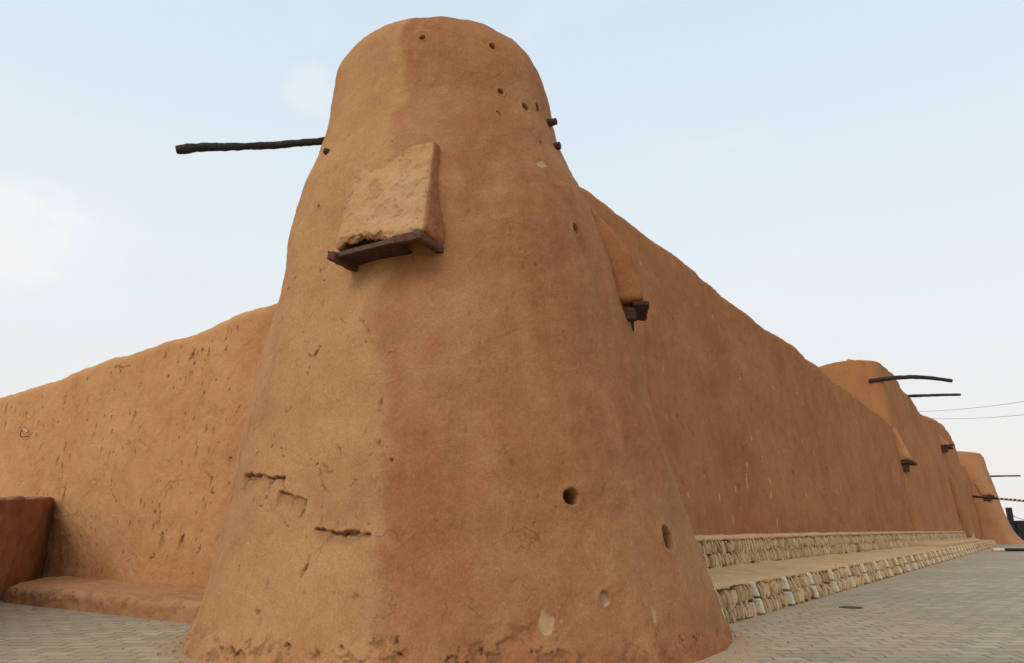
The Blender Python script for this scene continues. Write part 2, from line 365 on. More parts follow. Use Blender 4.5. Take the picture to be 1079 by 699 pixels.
def tower_grid(nfront=960, nback=90, nz=900):
    arc = np.concatenate([[0], np.cumsum(np.hypot(np.diff(prof[:, 0]), np.diff(prof[:, 1])))]); x = np.linspace(0, arc[-1], nz)
    sm = []
    for k in range(3):
        y = np.interp(x, arc, prof[:, k]); w = 21; ker = np.ones(w) / w
        yp = np.pad(y, w // 2, mode='reflect', reflect_type='odd'); sm.append(np.convolve(yp, ker, 'valid'))
    z, r, off = sm; r = np.maximum(r, 0.01)
    ph = np.concatenate([np.linspace(-105, 105, nfront, endpoint=False), np.linspace(105, 255, nback, endpoint=False)]) * math.pi / 180
    dirs = np.outer(np.sin(ph), PER) - np.outer(np.cos(ph), AX)       # outward; phi = 0 faces the square
    ca, sa = dirs @ DR, dirs @ DL
    n = 2.0 + 0.42 * sstep(9.0, 3.0, z)
    R = (np.abs(ca)[:, None] ** n + np.abs(sa)[:, None] ** n) ** (-1 / n) / (2 ** (-1 / n) * math.sqrt(2)) * r[None, :]
    cen = TC[None, :] ; c3 = np.array([*TC, 0])[None, None] + off[None, :, None] * PER[None, None] + z[None, :, None] * UZ
    return c3 + dirs[:, None, :] * R[..., None], ph, z
G, PH, TZ = tower_grid()
T = Sheet(G, wrap=True, flip=False)
if ((T.G - np.array([*TC, 5])) * T.n).sum(-1).mean() < 0:
    T = Sheet(G, wrap=True, flip=True)
T.lumps([(0.45, 0.06, 2), (1.1, 0.045, 5), (2.6, 0.017, 8), (6, 0.006, 3), (14, 0.003, 4)])
T.patches(.005, 3.3)
T.d += 0.012 * pn(T.G * np.array([1.6, 1.6, 0.25]), 2.0, 6)          # vertical trowel runs
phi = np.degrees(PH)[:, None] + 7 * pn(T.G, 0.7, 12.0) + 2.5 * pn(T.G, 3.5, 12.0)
T.tint = -0.34 + 0.72 * sstep(-19, -13, phi) * (0.80 + 0.35 * pn(T.G, 0.5, 4)) + 0.10 * sstep(6.8, 7.6, T.G[..., 2]) * sstep(-19, -25, phi)  # redder plaster right of the edge, with the shaded side's darker tone painted in
T.d += 0.03 * sstep(-27, -21, phi) * sstep(-8, -21, phi) * sstep(7.5, 6, T.G[..., 2])
TOWER = empty('corner_tower', (float(TC[0]), float(TC[1]), 0), 'massive tapering mud brick corner tower with rounded top and projecting wooden spout', 'tower')
# sockets, putlog holes
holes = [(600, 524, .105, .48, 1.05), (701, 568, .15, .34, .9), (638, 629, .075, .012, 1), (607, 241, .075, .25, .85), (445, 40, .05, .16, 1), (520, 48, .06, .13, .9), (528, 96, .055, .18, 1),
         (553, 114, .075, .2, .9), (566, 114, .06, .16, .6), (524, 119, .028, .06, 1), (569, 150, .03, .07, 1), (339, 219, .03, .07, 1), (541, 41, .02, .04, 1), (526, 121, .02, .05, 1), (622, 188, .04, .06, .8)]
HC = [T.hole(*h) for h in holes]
pale = [((574, 657), .10, .11), ((638, 630), .055, .07), ((690, 645), .05, .12), ((571, 172), .10, .10), ((591, 655), .02, .05)]
for (u, v), r, h in pale:
    c = T.find(u, v); ii = T.box(c, 0.3); P = T.G[ii] - c
    d = np.sqrt((P[:, 0] / r) ** 2 + (P[:, 1] / r) ** 2 * 0.4 + (P[:, 2] / h) ** 2) * (1 + 0.6 * pn(T.G[ii], 8, 1))
    k = sstep(1, .75, d); T.d[ii] -= 0.018 * k; T.light[ii] = np.maximum(T.light[ii], .55 * k)
cr = T.crack
# the big flaked cracks on the lit left flank
cr([(260, 502), (273, 500), (286, 503), (299, 501)], .026, .045, .20, .04, .03); cr([(297, 502), (300, 512), (296, 519)], .02, .035, .05)
cr([(258, 520), (262, 508), (272, 500)], .02, .03); cr([(281, 524), (284, 510), (288, 503)], .022, .04, .05)
cr([(294, 518), (308, 522), (320, 525)], .026, .05, .24, .045, .03); cr([(318, 526), (316, 545)], .022, .03)
cr([(333, 557), (348, 560), (362, 561), (389, 562)], .024, .05, .16, .035, .025)
cr([(318, 600), (322, 592), (326, 584)], .018, .025, .1, .02); cr([(312, 612), (318, 604)], .014, .02)
cr([(338, 522), (340, 535), (338, 545)], .012, .018); cr([(330, 545), (333, 556)], .012, .02)
cr([(328, 372), (333, 378), (341, 367)], .02, .04, .06); cr([(333, 378), (328, 390), (326, 398)], .016, .03)
cr([(292, 463), (298, 464), (310, 457)], .016, .03); cr([(290, 449), (288, 461)], .016, .025)
cr([(270, 484), (273, 478)], .014, .025); cr([(244, 560), (248, 545)], .013, .02); cr([(252, 515), (250, 530)], .012, .02)
cr([(307, 260), (310, 250)], .02, .04, .05); cr([(313, 240), (317, 230)], .016, .03); cr([(304, 310), (308, 302), (314, 296)], .018, .03)
cr([(326, 247), (333, 243)], .014, .03); cr([(340, 286), (346, 300)], .012, .02); cr([(344, 312), (342, 322)], .010, .018)
cr([(362, 147), (368, 139)], .012, .025); cr([(210, 655), (214, 645)], .02, .04, .05); cr([(206, 672), (209, 660)], .02, .035)
rk = np.random.default_rng(77)
for _ in range(34):
    u, v = rk.uniform(240, 415), rk.uniform(330, 650); pts = [(u, v)]
    for _k in range(rk.integers(1, 4)): u += rk.normal(2, 4.5); v += rk.normal(3, 6); pts.append((u, v))
    cr(pts, rk.uniform(.009, .016), rk.uniform(.012, .028), rk.choice([0, .05]), .012, jag=.06)
# plaster seam above the bay
cr([(383, 184), (396, 178), (404, 173), (415, 170), (428, 165), (436, 163), (434, 152), (425, 150), (410, 149), (402, 152)], .010, .016, jag=.03)
cr([(382, 186), (386, 190), (390, 189)], .010, .016, jag=.03); cr([(398, 158), (394, 165)], .008, .012, jag=.03)
# broken foot of the tower
rf = np.random.default_rng(4)
for _ in range(26):
    u = rf.uniform(205, 760); left = u < 470
    if not left and rf.random() < .45: continue
    lo = np.interp(u, [190, 430, 640, 775], [690, 702, 698, 676]); v = lo - abs(rf.normal(0, 9 if left else 5)) - 2
    a = (u, v); b = (u + rf.normal(0, 7), v - rf.uniform(-2, 7)); c = (b[0] + rf.uniform(1, 9), b[1] + rf.normal(0, 3))
    cr([a, b, c], rf.uniform(.014, .03), rf.uniform(.02, .045), rf.uniform(.02, .12) if left else .02, .022, jag=.08)
for _ in range(150):                                                   # shallow scars
    u = rf.uniform(240, 740); v = rf.uniform(60, 680); c = T.find(u, v); r = rf.uniform(.012, .035); ii = T.box(c, .13); P = T.G[ii] - c
    d = np.linalg.norm(P * np.array([1, 1, rf.uniform(.35, 1)]), axis=1) / r * (1 + .6 * pn(T.G[ii], 13, 2)); k = sstep(1, .6, d)
    T.d[ii] -= .008 * k; T.chip[ii] = np.maximum(T.chip[ii], rf.uniform(0, .35) * k)
foot = sstep(0.42, 0.0, T.G[..., 2] + 0.25 * pn(T.G, 1.5, 3))
T.d += foot * (0.05 + 0.03 * fbm(T.G, 4, 3, 1.0)); T.tint += 0.22 * foot
cav = sstep(.10, .26, fbm(T.G, 5.5, 4, 6.0)) * sstep(.50, .22, T.G[..., 2] + .3 * pn(T.G, 1.1, 8)) * sstep(60, 10, phi)
T.d -= .026 * cav; T.chip = np.maximum(T.chip, .48 * cav * sstep(.0, .35, fbm(T.G, 9, 2, 2.0) + .2))
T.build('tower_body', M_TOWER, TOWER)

# the box bay facing the left (machicolation) with its timber sill
def bay(nout, nlat, face0, lat0, lat1, zb, zt, out_b, mat, parent):
    """nout: outward axis, nlat: lateral axis; shells so the mouth below stays open"""
    def P(o, l, z): return nout * o + nlat * l + UZ * z
    th = 0.16; res = []
    ob, ot = face0 + out_b, face0 - 0.42
    back_b, back_t = face0 - 1.3, face0 - 1.5
    def block(o0b, o1b, o0t, o1t, la, lb, la_t, lb_t, z0, z1):
        return [P(o0b, la, z0), P(o1b, la, z0), P(o1b, lb, z0), P(o0b, lb, z0), P(o0t, la_t, z1), P(o1t, la_t, z1), P(o1t, lb_t, z1), P(o0t, lb_t, z1)]
    return P, block, th, ob, ot, back_b, back_t
def edge_displace(o, zb, fn):                        # frayed lower edge of the plaster
    me = o.data; n = len(me.vertices); co = np.empty(n * 3, np.float32); me.vertices.foreach_get('co', co); co = co.reshape(-1, 3)
    k = sstep(zb + 0.30, zb, co[:, 2]); co[:, 2] += k * fn(co); me.vertices.foreach_set('co', co.ravel()); me.update()

def frame(phi):
    a = math.radians(phi); n = PER * math.sin(a) - AX * math.cos(a); l = -(PER * math.cos(a) + AX * math.sin(a)); c = np.array([*TC, 0]) - PER * .25
    return lambda o, ll, z: c + n * o + l * ll + UZ * z
def hexl(Lf, o_b, o_t, lb, lt, zb_, zt_):               # (outer, inner) and (right, left) at bottom and top
    if not isinstance(zb_, tuple): zb_ = (zb_, zb_)
    return [Lf(o_b[0], lb[0], zb_[0]), Lf(o_b[1], lb[0], zb_[0]), Lf(o_b[1], lb[1], zb_[1]), Lf(o_b[0], lb[1], zb_[1]),
            Lf(o_t[0], lt[0], zt_), Lf(o_t[1], lt[0], zt_), Lf(o_t[1], lt[1], zt_), Lf(o_t[0], lt[1], zt_)]
L1 = frame(-27); zb, zt = 5.10, 7.12
def bay_post(P, Wp, nn, AT):
    x, y, z = P[:, 0], P[:, 1], P[:, 2]                 # x: outward to inward, y: right to left, z: up
    front = sstep(-.80, -.98, x); rightc = sstep(-.90, -.99, y) * (1 - sstep(-.93, -1, x))
    AT['tint'] += -.55 + 1.05 * rightc + .40 * sstep(.45, 1, z) + .25 * sstep(.5, 1, y)  # right cheek coloured redder and darker to paint in its shade
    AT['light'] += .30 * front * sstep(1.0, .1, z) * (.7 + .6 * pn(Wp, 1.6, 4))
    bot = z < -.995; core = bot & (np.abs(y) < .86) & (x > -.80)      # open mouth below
    Wp = Wp + (UZ * .36 - (L1(1, 0, 0) - L1(0, 0, 0)) * .24) * core[:, None].astype(float); AT['soot'] += .6 * core  # hollow of the mouth darkened by colour as painted shade
    fr = (.03 * np.abs(fbm(Wp, 7, 3, 2.0)) + (.085 + .05 * fbm(Wp, 8, 3, 5.0)) * sstep(-.25, -.05, y) * sstep(.95, .75, y)) * sstep(-.60, -.97, z) * sstep(-.2, -.9, x)
    Wp = Wp + UZ * (fr * ~core)[:, None]
    q = fbm(Wp, 4.5, 4, 31.0, .6); pit = sstep(.34, .46, q) * front
    Wp = Wp - nn * (.016 * pit)[:, None]; AT['chip'] += .16 * pit; AT['light'] += .16 * sstep(.3, .6, -q) * front
    return Wp
lumpy_block('projecting_bay', hexl(L1, (3.17, 2.0), (2.43, 1.7), (-1.22, .15), (-.94, .42), (zb + .03, zb - .03), 6.86), M_TOWER, TOWER, rnd=.12, amp=.05, freq=1.9, div=(60, 110, 130), post=bay_post)
def plk(name, o, l, z, h, mat, Lf=None, lean=0.0, amp=.008, seed=0.0, div=(6, 30, 6)):
    Lf = Lf or L1; C = [Lf(o[0], l[0], z[0]), Lf(o[1], l[0], z[0]), Lf(o[1], l[1], z[1]), Lf(o[0], l[1], z[1]), Lf(o[0] - lean, l[0], z[0] + h), Lf(o[1] - lean, l[0], z[0] + h), Lf(o[1] - lean, l[1], z[1] + h), Lf(o[0] - lean, l[1], z[1] + h)]
    return lumpy_block(name, C, mat, TOWER, rnd=.012, amp=amp, freq=9, seed=seed, div=div)
plk('sill_plank', (3.19, 3.14), (-.80, .12), (zb - .07, zb - .14), .10, M_PLANK, lean=.06, seed=1)
plk('sill_plank', (3.18, 3.10), (-1.20, -.78), (zb - .07, zb - .08), .12, M_PLANK, lean=.02, seed=5)
plk('sill_plank', (3.13, 2.55), (-.80, .05), (zb - .05, zb - .11), .035, M_WOOD, seed=9, div=(20, 30, 4))
plk('bearer_beam', (3.25, 2.35), (.03, .15), (zb - .20, zb - .17), .12, M_PLANK, amp=.014, div=(30, 6, 6))
plk('bearer_beam', (3.17, 2.2), (-1.21, -1.10), (zb - .07, zb - .06), .09, M_PLANK, amp=.012, div=(30, 6, 6))
# bay on the side of the long wall, seen in profile
L2 = frame(80)
lumpy_block('projecting_bay', hexl(L2, (3.17, 2.2), (2.30, 1.8), (-.50, .50), (-.40, .40), 5.02, 6.80), M_TOWER, TOWER, rnd=.14, amp=.04, freq=2.0, div=(30, 30, 50), tint=.45, post=lambda P, Wp, nn, AT: Wp + np.outer(.16 * np.clip(np.cos(P[:, 2] * math.pi / 2), 0, 1) * sstep(.9, -1, P[:, 0]), L2(1, 0, 0) - L2(0, 0, 0)))
plk('bay_sill', (3.20, 2.95), (-.50, .50), (4.96, 4.94), .06, M_WOOD, L2, amp=.02)
plk('bearer_beam', (2.99, 2.3), (.26, .42), (4.74, 4.74), .20, M_WOOD, L2, amp=.008, div=(20, 6, 8))
plk('bearer_beam', (2.99, 2.3), (-.44, -.30), (4.76, 4.76), .18, M_WOOD, L2, amp=.008, div=(20, 6, 8))
# the palm trunk spout and small stubs
pA = CAM + sight(349, 148) / sight(349, 148)[1] * 12.1; pB = CAM + sight(186, 157.5) / sight(186, 157.5)[1] * 11.75
mid = [pA + (pB - pA) * k + UZ * dz for k, dz in ((0, 0), (.3, -.03), (.55, -.025), (.8, .01), (1, 0))]
limb('wooden_spout', [pA + (pA - pB) * .25] + mid, [.075, .07, .062, .068, .07, .085], M_PALM, TOWER, 16, .14, 70, 3.0)
def stub(u, v, out, r, tilt=0.0, ln=.25):
    c = T.find(u, v); d = c - np.array([*(TC + PER[:2] * -.5), c[2]]); d /= np.linalg.norm(d); d = d + UZ * tilt
    limb('beam_stub', [c - d * ln, c + d * out], [r, r * .9], M_WOOD, TOWER, 12, .15, 14, u)
stub(578, 130, .14, .065); stub(584, 155, .10, .06); stub(345, 160, .05, .05); stub(556, 117, -.03, .045); stub(568, 116, -.02, .03, .1)

# ================================================================ THE TWO CURTAIN WALLS
def wall_grid(a, face, ztop, thick, axis_a, axis_o, nface, nover=26, rt=0.45, z0=-0.3, belly=0.0):
    """a: positions along; face(a, z) offset of the outer face along axis_o (growing inward); ztop(a)"""
    zt = ztop(a); rows = []
    for h in np.linspace(0, 1, nface):
        z = z0 + (zt - rt - z0) * h; rows.append((face(a, z), z))
    o1 = face(a, zt - rt)
    for q in np.linspace(0, math.pi, nover)[1:]:
        k = thick / 2; rows.append((o1 + k - k * np.cos(q), zt - rt + rt * np.sin(q) ** 0.8))
    for h in np.linspace(1, 0, 12)[1:]:
        z = z0 + (zt - rt - z0) * h; rows.append((o1 + thick + (zt - rt - z) * 0.05, z))
    O = np.stack([r[0] for r in rows], 1); Z = np.stack([r[1] for r in rows], 1); A = np.repeat(a[:, None], O.shape[1], 1)
    return A[..., None] * axis_a + O[..., None] * axis_o + Z[..., None] * UZ, A, Z
def close_ends(sh, K=14):
    """flat end faces: rows run from the outline to its centre line at the same height"""
    def ring(row):
        z = row[:, 2]; m = int(z.argmax()); f, bk = row[:m + 1], row[m:][::-1]
        tgt = np.stack([(np.interp(z, f[:, 2], f[:, k]) + np.interp(z, bk[:, 2], bk[:, k])) / 2 for k in (0, 1)] + [z], -1)
        return [row + (tgt - row) * q for q in np.linspace(0, 1, K + 1)[1:]]
    V = sh.G + sh.n * sh.d[..., None]; A = ring(V[0])[::-1]; B = ring(V[-1])
    sh.G = np.concatenate([np.array(A), V, np.array(B)]); z0 = np.zeros((K,) + sh.n.shape[1:]); sh.n = np.concatenate([z0 + sh.n[:1], sh.n, z0 + sh.n[-1:]])
    sh.d = np.zeros(sh.G.shape[:2])
    for nm in ('chip', 'light', 'tint', 'soot'):
        v = getattr(sh, nm); setattr(sh, nm, np.concatenate([np.repeat(v[:1], K, 0), v, np.repeat(v[-1:], K, 0)]))

# left wall: runs along +t, outer face looks toward -DR
tl = np.concatenate([np.linspace(7.6, 30, 1150), np.linspace(30.2, 46, 60)])
ztl = lambda t: np.interp(t, [7, 14.5, 17.6, 18.6, 22, 24.5, 28.5, 46], [7.2, 7.06, 6.88, 6.80, 6.52, 6.40, 6.18, 5.2]) + 0.03 * np.sin(t * .9) + 0.03 * np.sin(t * 2.3 + 1)
GL, AL, ZL = wall_grid(tl, lambda t, z: 10.62 + 0.085 * np.maximum(z, 0) + 0.30 * np.exp(-np.maximum(z, 0) / .25) * -0.3, ztl, 1.3, DL, DR, 420)
S = Sheet(GL, flip=False)
if (S.n[:600, :300] @ DR).mean() > 0: S = Sheet(GL, flip=True)
S.lumps([(0.35, 0.10, 2), (0.9, 0.045, 5), (2.3, 0.02, 8), (6, 0.008, 3), (14, 0.004, 4)])
S.patches(.010, 7.3)
S.d += 0.014 * pn(S.G * np.array([1.6, 1.6, 0.25]), 2.2, 6)
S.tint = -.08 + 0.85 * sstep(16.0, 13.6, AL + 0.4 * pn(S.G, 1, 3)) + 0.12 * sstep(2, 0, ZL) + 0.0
rl = np.random.default_rng(21); spots = []
for _ in range(640):
    a, b = rl.uniform(12.5, 29.5), rl.uniform(.5, 6.3) ; k = rl.random()
    if pn(np.array([[a, b, 0.5]]), .45, 2)[0] < rl.uniform(-.5, .25): continue
    w = rl.uniform(.014, .042) if k < .88 else rl.uniform(.05, .09); h = w * rl.uniform(1.4, 4.2)
    spots.append((a, b, w, h, rl.uniform(.012, .045), rl.uniform(.25, .95), 0, rl.normal(0, .12)))
for _ in range(70):
    w = rl.uniform(.06, .2); spots.append((rl.uniform(12.5, 29), rl.uniform(.4, 6), w, w * rl.uniform(.7, 1.8), rl.uniform(.006, .014), rl.uniform(0, .22), rl.uniform(0, .2), rl.normal(0, .3)))
S.chips(AL, ZL * 0 + ZL[600][None, :], spots)
for pts in ([(30, 368), (36, 364), (46, 360)], [(120, 387), (132, 388), (140, 386)], [(214, 497), (222, 502), (218, 515), (224, 520)], [(204, 380), (202, 395)], [(116, 515), (121, 528)], [(118, 505), (114, 520)], [(190, 485), (191, 500)]):
    S.crack(pts, .02, .03, .05, .015)
LW = empty('mud_wall', tuple(map(float, W(10.6, 16, 0))), 'sunlit ochre mud wall left of the tower, pocked with small chips', 'wall')
close_ends(S)
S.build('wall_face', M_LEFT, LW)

# long wall: runs along +s, outer face looks toward -DL
sr = 9.7 + np.cumsum(np.concatenate([[0], np.geomspace(.017, .16, 900)])); sr = sr[sr < 66]
ztr = lambda s: np.interp(s, [9, 15, 20, 25, 30, 40, 46, 60, 70], [9.75, 9.75, 9.74, 9.68, 9.6, 9.45, 9.38, 9.2, 9.0]) + 0.03 * np.sin(s * .6)
GR, AR, ZR = wall_grid(sr, lambda s, z: 7.12 + 0.088 * np.maximum(z, 0) + 0 * s, ztr, 1.7, DR, DL, 420)
R_ = Sheet(GR, flip=False)
if (R_.n[:300, :300] @ DL).mean() > 0: R_ = Sheet(GR, flip=True)
R_.lumps([(0.3, 0.13, 2), (0.8, 0.05, 5), (2.3, 0.018, 8), (6, 0.006, 3), (14, 0.003, 4)])
R_.patches(.014, 5.1, .4); R_.tint += .35 * sstep(3.0, 1.3, ZR + .8 * pn(R_.G, .5, 3)) + .25 * fbm(R_.G, .35, 3, 9.0)
R_.d += 0.012 * pn(R_.G * np.array([1.6, 1.6, 0.25]), 2.2, 6)
rr = np.random.default_rng(5); spots = []
for _ in range(240):
    a, b = 12 + 50 * rr.random() ** 1.4, rr.uniform(1.5, 8.6); lt = rr.random() < .5; w = rr.uniform(.02, .05) * (1 + a / 40)
    spots.append((a, b, w, w * rr.uniform(1, 3), rr.uniform(.006, .03), 0 if lt else rr.uniform(.3, .9), rr.uniform(.1, .4) if lt else 0, rr.normal(0, .2)))
for u, v, h in [(757, 525, 5), (776, 515, 6), (787, 492, 5), (788, 506, 6), (811, 520, 5), (823, 500, 4), (774, 547, 6), (705, 440, 5), (818, 550, 6), (810, 505, 5), (847, 520, 4), (802, 484, 4), (790, 462, 4)]:
    p = R_.find(u, v); spots.append((float(p @ DR), float(p[2]), .028 + .001 * (u - 700) * .3, .02 * h + .05, .012, 0, .65, -.15))
R_.chips(AR, ZR * 0 + ZR[300][None, :], spots)
RW = empty('mud_wall', tuple(map(float, W(30, 7.2, 0))), 'long tall reddish mud wall receding right above the stone terrace', 'wall')
close_ends(R_)
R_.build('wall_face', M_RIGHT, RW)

# iron ring on the left wall
S.u, S.v = proj(S.G); S.front = ((CAM - S.G) * S.n).sum(-1) > 0
c = S.find(30, 457) - DR * .07
RING = empty('iron_ring', tuple(map(float, c)), 'bent dark wire loop with a pale rag tied to it on the left wall', 'ring')
loop = [c + DL * x + UZ * z - DR * o for x, z, o in ((-.20, .02, .05), (.02, .16, .08), (.07, .21, 0), (.13, .10, .10), (.13, -.06, .12), (.06, -.14, .08), (-.05, -.10, .04), (-.12, -.09, -.03))]
limb('wire_loop', loop, [.014] * len(loop), M_IRON, RING, 8, .1, 40)
limb('rag', [c + DL * -.16 + UZ * .02 - DR * .05, c + DL * -.09 + UZ * .09 - DR * .08, c + DL * 0 + UZ * .12 - DR * .09], [.03, .045, .02], M_PAINT, RING, 10, .3, 20)

# bench and low wall on the left
be = lumpy_block('mud_bench', [*W([8.15, 10.9, 10.9, 8.15], [7.0, 7.0, 23.2, 19.3], [-.2] * 4), *W([8.15, 10.9, 10.9, 8.15], [7.0, 7.0, 23.2, 19.3], [.34] * 4)], M_BENCH, None, rnd=.16, amp=.05, freq=1.6, div=(70, 340, 24), tint=.1)
tag(be, 'low mud bench along the foot of the sunlit wall beside the tower', 'bench')
me = be.data; nvb = len(me.vertices); co = np.empty(nvb * 3, np.float32); me.vertices.foreach_get('co', co); co = co.reshape(-1, 3)
ss = co @ DR; fr = sstep(8.7, 8.2, ss) * sstep(0, .2, co[:, 2]); nz_ = fbm(co, 4, 3, 8.0); k = fr * sstep(.05, .30, nz_)
co += np.outer(k * .022, DR); me.vertices.foreach_set('co', np.ascontiguousarray(co, np.float32).ravel())
me.attributes['chip'].data.foreach_set('value', (k * .30).astype(np.float32)); me.update()
lw = lumpy_block('low_wall', [*W([2.0, 11.0, 10.6, 1.2], [10.85, 23.6, 24.6, 11.95], [-.3] * 4), *W([2.0, 11.0, 10.6, 1.2], [11.0, 23.75, 24.45, 11.8], [1.75, 2.5, 2.5, 1.75])], M_LOW, None, rnd=.06, amp=.06, freq=1.3, div=(220, 24, 60))
tag(lw, 'low dark red mud wall standing out from the left wall at the edge', 'wall')

# ================================================================ THE STONE TERRACE
TER = empty('stone_terrace', tuple(map(float, W(30, 5.5, 0))), 'two tier stone faced terrace along the foot of the long wall', 'terrace')
DZ = lambda s: np.interp(s, [14, 30, 60, 100], [.01, .11, .19, .24])
KF = lambda s, z: 4.62 + 0.18 * z / .62                    # battered lower face
UF = lambda s, z: 6.72 + 0.16 * (z - .6) / .75
def strip(name, s, prof_fn, mat, parent, lump=0.03, flip=False, extra=None):
    rows = prof_fn(s); O = np.stack([r[0] + 0 * s for r in rows], 1); Z = np.stack([r[1] + 0 * s for r in rows], 1)
    Gs = s[:, None, None] * DR + O[..., None] * DL + Z[..., None] * UZ
    sh = Sheet(Gs, flip=flip); sh.d += lump * fbm(Gs, 1.3, 4, 3.0)
    if extra is not None: extra(sh)
    return sh.build(name, mat, parent)
sA = 12.2 + np.cumsum(np.concatenate([[0], np.geomspace(.03, .5, 560)]))
sK = sA[sA < 104]; sU = sA[sA < 106]
NOI = lambda s, k, f=1.0: pn(np.stack([s * f, s * 0 + k, s * 0], -1), 1.0, 0.0)
# mortar core, tread and caps
def prof_low(s):
    r = [(KF(s, z) + .15, z) for z in np.linspace(-.1, .56, 10)]
    return r
def prof_cap(s):                                           # rounded mortar lip of the lower tier, then the tread to the upper tier
    w = .035 * NOI(s, 3, 1.7) + .02 * NOI(s, 9, 5)
    pts = [(KF(s, .54) + .16, .53 + w), (KF(s, .56) - .015, .545 + w), (KF(s, .6) - .02, .585 + w * .6), (KF(s, .62) + .04, .63), (KF(s, .62) + .14, .645)]
    for q in np.linspace(.12, 1, 14): pts.append((KF(s, .62) + .14 + (6.85 - 5.04) * q, .645 + .035 * np.sin(q * 3) + .03 * q))
    return pts
def prof_up(s): return [(UF(s, z) + .16, z) for z in [q + DZ(s) * (q - .5) / .8 for q in np.linspace(.5, 1.30, 10)]]
def prof_upcap(s):
    w = .035 * NOI(s, 5, 1.9) + .03 * NOI(s, 2, 6)
    pts = [(UF(s, 1.27) + .17, 1.25 + w), (UF(s, 1.28) - .02, 1.265 + w), (UF(s, 1.33) - .03, 1.32 + w * .5), (UF(s, 1.37) + .05, 1.37 + .02 * NOI(s, 8, 4))]
    for q in np.linspace(.25, 1, 5): pts.append((UF(s, 1.37) + .05 + .6 * q, 1.375 + .01 * q))
    return [(o, z + DZ(s)) for o, z in pts]
def pr_fix(nm, s, fn, mat, lump=.02):
    rows = fn(s); O = rows[1][0] + 0 * s
    o = strip(nm, s, fn, mat, TER, lump, flip=False)
    return o
def strip_auto(nm, s, fn, mat, lump):
    rows = fn(s); O = np.stack([r[0] + 0 * s for r in rows], 1); Z = np.stack([r[1] + 0 * s for r in rows], 1)
    Gs = s[:, None, None] * DR + O[..., None] * DL + Z[..., None] * UZ
    n = normals(Gs); out = (n @ (-DL + 0.5 * UZ)).mean()
    sh = Sheet(Gs, flip=out < 0); sh.d += lump * fbm(Gs, 1.6, 4, 3.0)
    return sh.build(nm, mat, TER)
strip_auto('lower_core', sK, prof_low, M_CORE, .02); strip_auto('tread', sK, prof_cap, M_MORTAR, .045)
strip_auto('upper_core', sU, prof_up, M_CORE, .02); strip_auto('coping', sU, prof_upcap, M_MORTAR, .03)
def stones(name, s0, s1, rows, Ff, tiltsd, seed, skip=()):
    r = np.random.default_rng(seed); Vs, Qs, Ts = [], [], []; nb = 0
    g = np.array([(x, y, z) for x in (-1, 0, 1) for y in (-1, 1) for z in (-1, -.3, .4, 1)], float)
    idx = {tuple(p): i for i, p in enumerate(map(tuple, g))}; xs, zs = (-1, 0, 1), (-1, -.3, .4, 1); q = []
    for y in (-1, 1):
        for i in range(2):
            for k in range(3):
                f = [idx[(xs[i], y, zs[k])], idx[(xs[i + 1], y, zs[k])], idx[(xs[i + 1], y, zs[k + 1])], idx[(xs[i], y, zs[k + 1])]]; q.append(f if y < 0 else f[::-1])
    for x in (-1, 1):
        for k in range(3):
            f = [idx[(x, -1, zs[k])], idx[(x, -1, zs[k + 1])], idx[(x, 1, zs[k + 1])], idx[(x, 1, zs[k])]]; q.append(f if x < 0 else f[::-1])
    for z in (-1, 1):
        for i in range(2):
            f = [idx[(xs[i], -1, z)], idx[(xs[i], 1, z)], idx[(xs[i + 1], 1, z)], idx[(xs[i + 1], -1, z)]]; q.append(f if z < 0 else f[::-1])
    q = np.array(q)
    for (za, zb_) in rows:
        s = s0 + r.uniform(0, .1); lean = 0
        while s < s1:
            big = 1 + max(0, s - 30) * .012
            w = r.choice([r.uniform(.016, .04), r.uniform(.04, .075)], p=[.7, .3]) * big; gap = r.choice([.01, .045, .075, .12], p=[.28, .3, .27, .15]) * big
            cs = s + w; s += 2 * w + gap
            if any(abs(cs - k) < .16 + w for k in skip): continue
            lean = .6 * lean + r.normal(0, tiltsd)
            hz = (zb_ - za) / 2 * r.uniform(.60, 1.10); cz = (za + zb_) / 2 + r.normal(0, .03)
            P = g.copy(); taper = r.uniform(.55, 1.0)
            P[:, 0] *= w * np.where(P[:, 2] > 0, taper, 1) * np.where(np.abs(P[:, 2]) == 1, .78, 1); z = P[:, 2] * hz
            front = np.where(P[:, 1] < 0, -r.uniform(0, .045) - .02 + .018 * np.abs(P[:, 0]) / w + .02 * (np.abs(g[:, 2]) == 1), .20)
            P[:, 0] += lean * z; P += r.normal(0, .006, P.shape)
            zz = cz + z; zz = zz + (DZ(cs) * np.clip((zz - .6) / .75, 0, 1) if za > .5 else 0); off = Ff(cs, zz) + front + P[:, 1] * 0
            Vs.append(W(cs + P[:, 0], off, zz)); Qs.append(q + nb); nb += len(P); Ts.append(np.full(len(P), np.clip(r.beta(1.1, 2.8), 0, 1)))
    V = np.concatenate(Vs); me = mesh_np(name, V, np.concatenate(Qs)[:, ::-1], False, {'tint': np.concatenate(Ts)})
    return link(name, me, M_STONE, TER)
mk = [12.55 + 0.0]
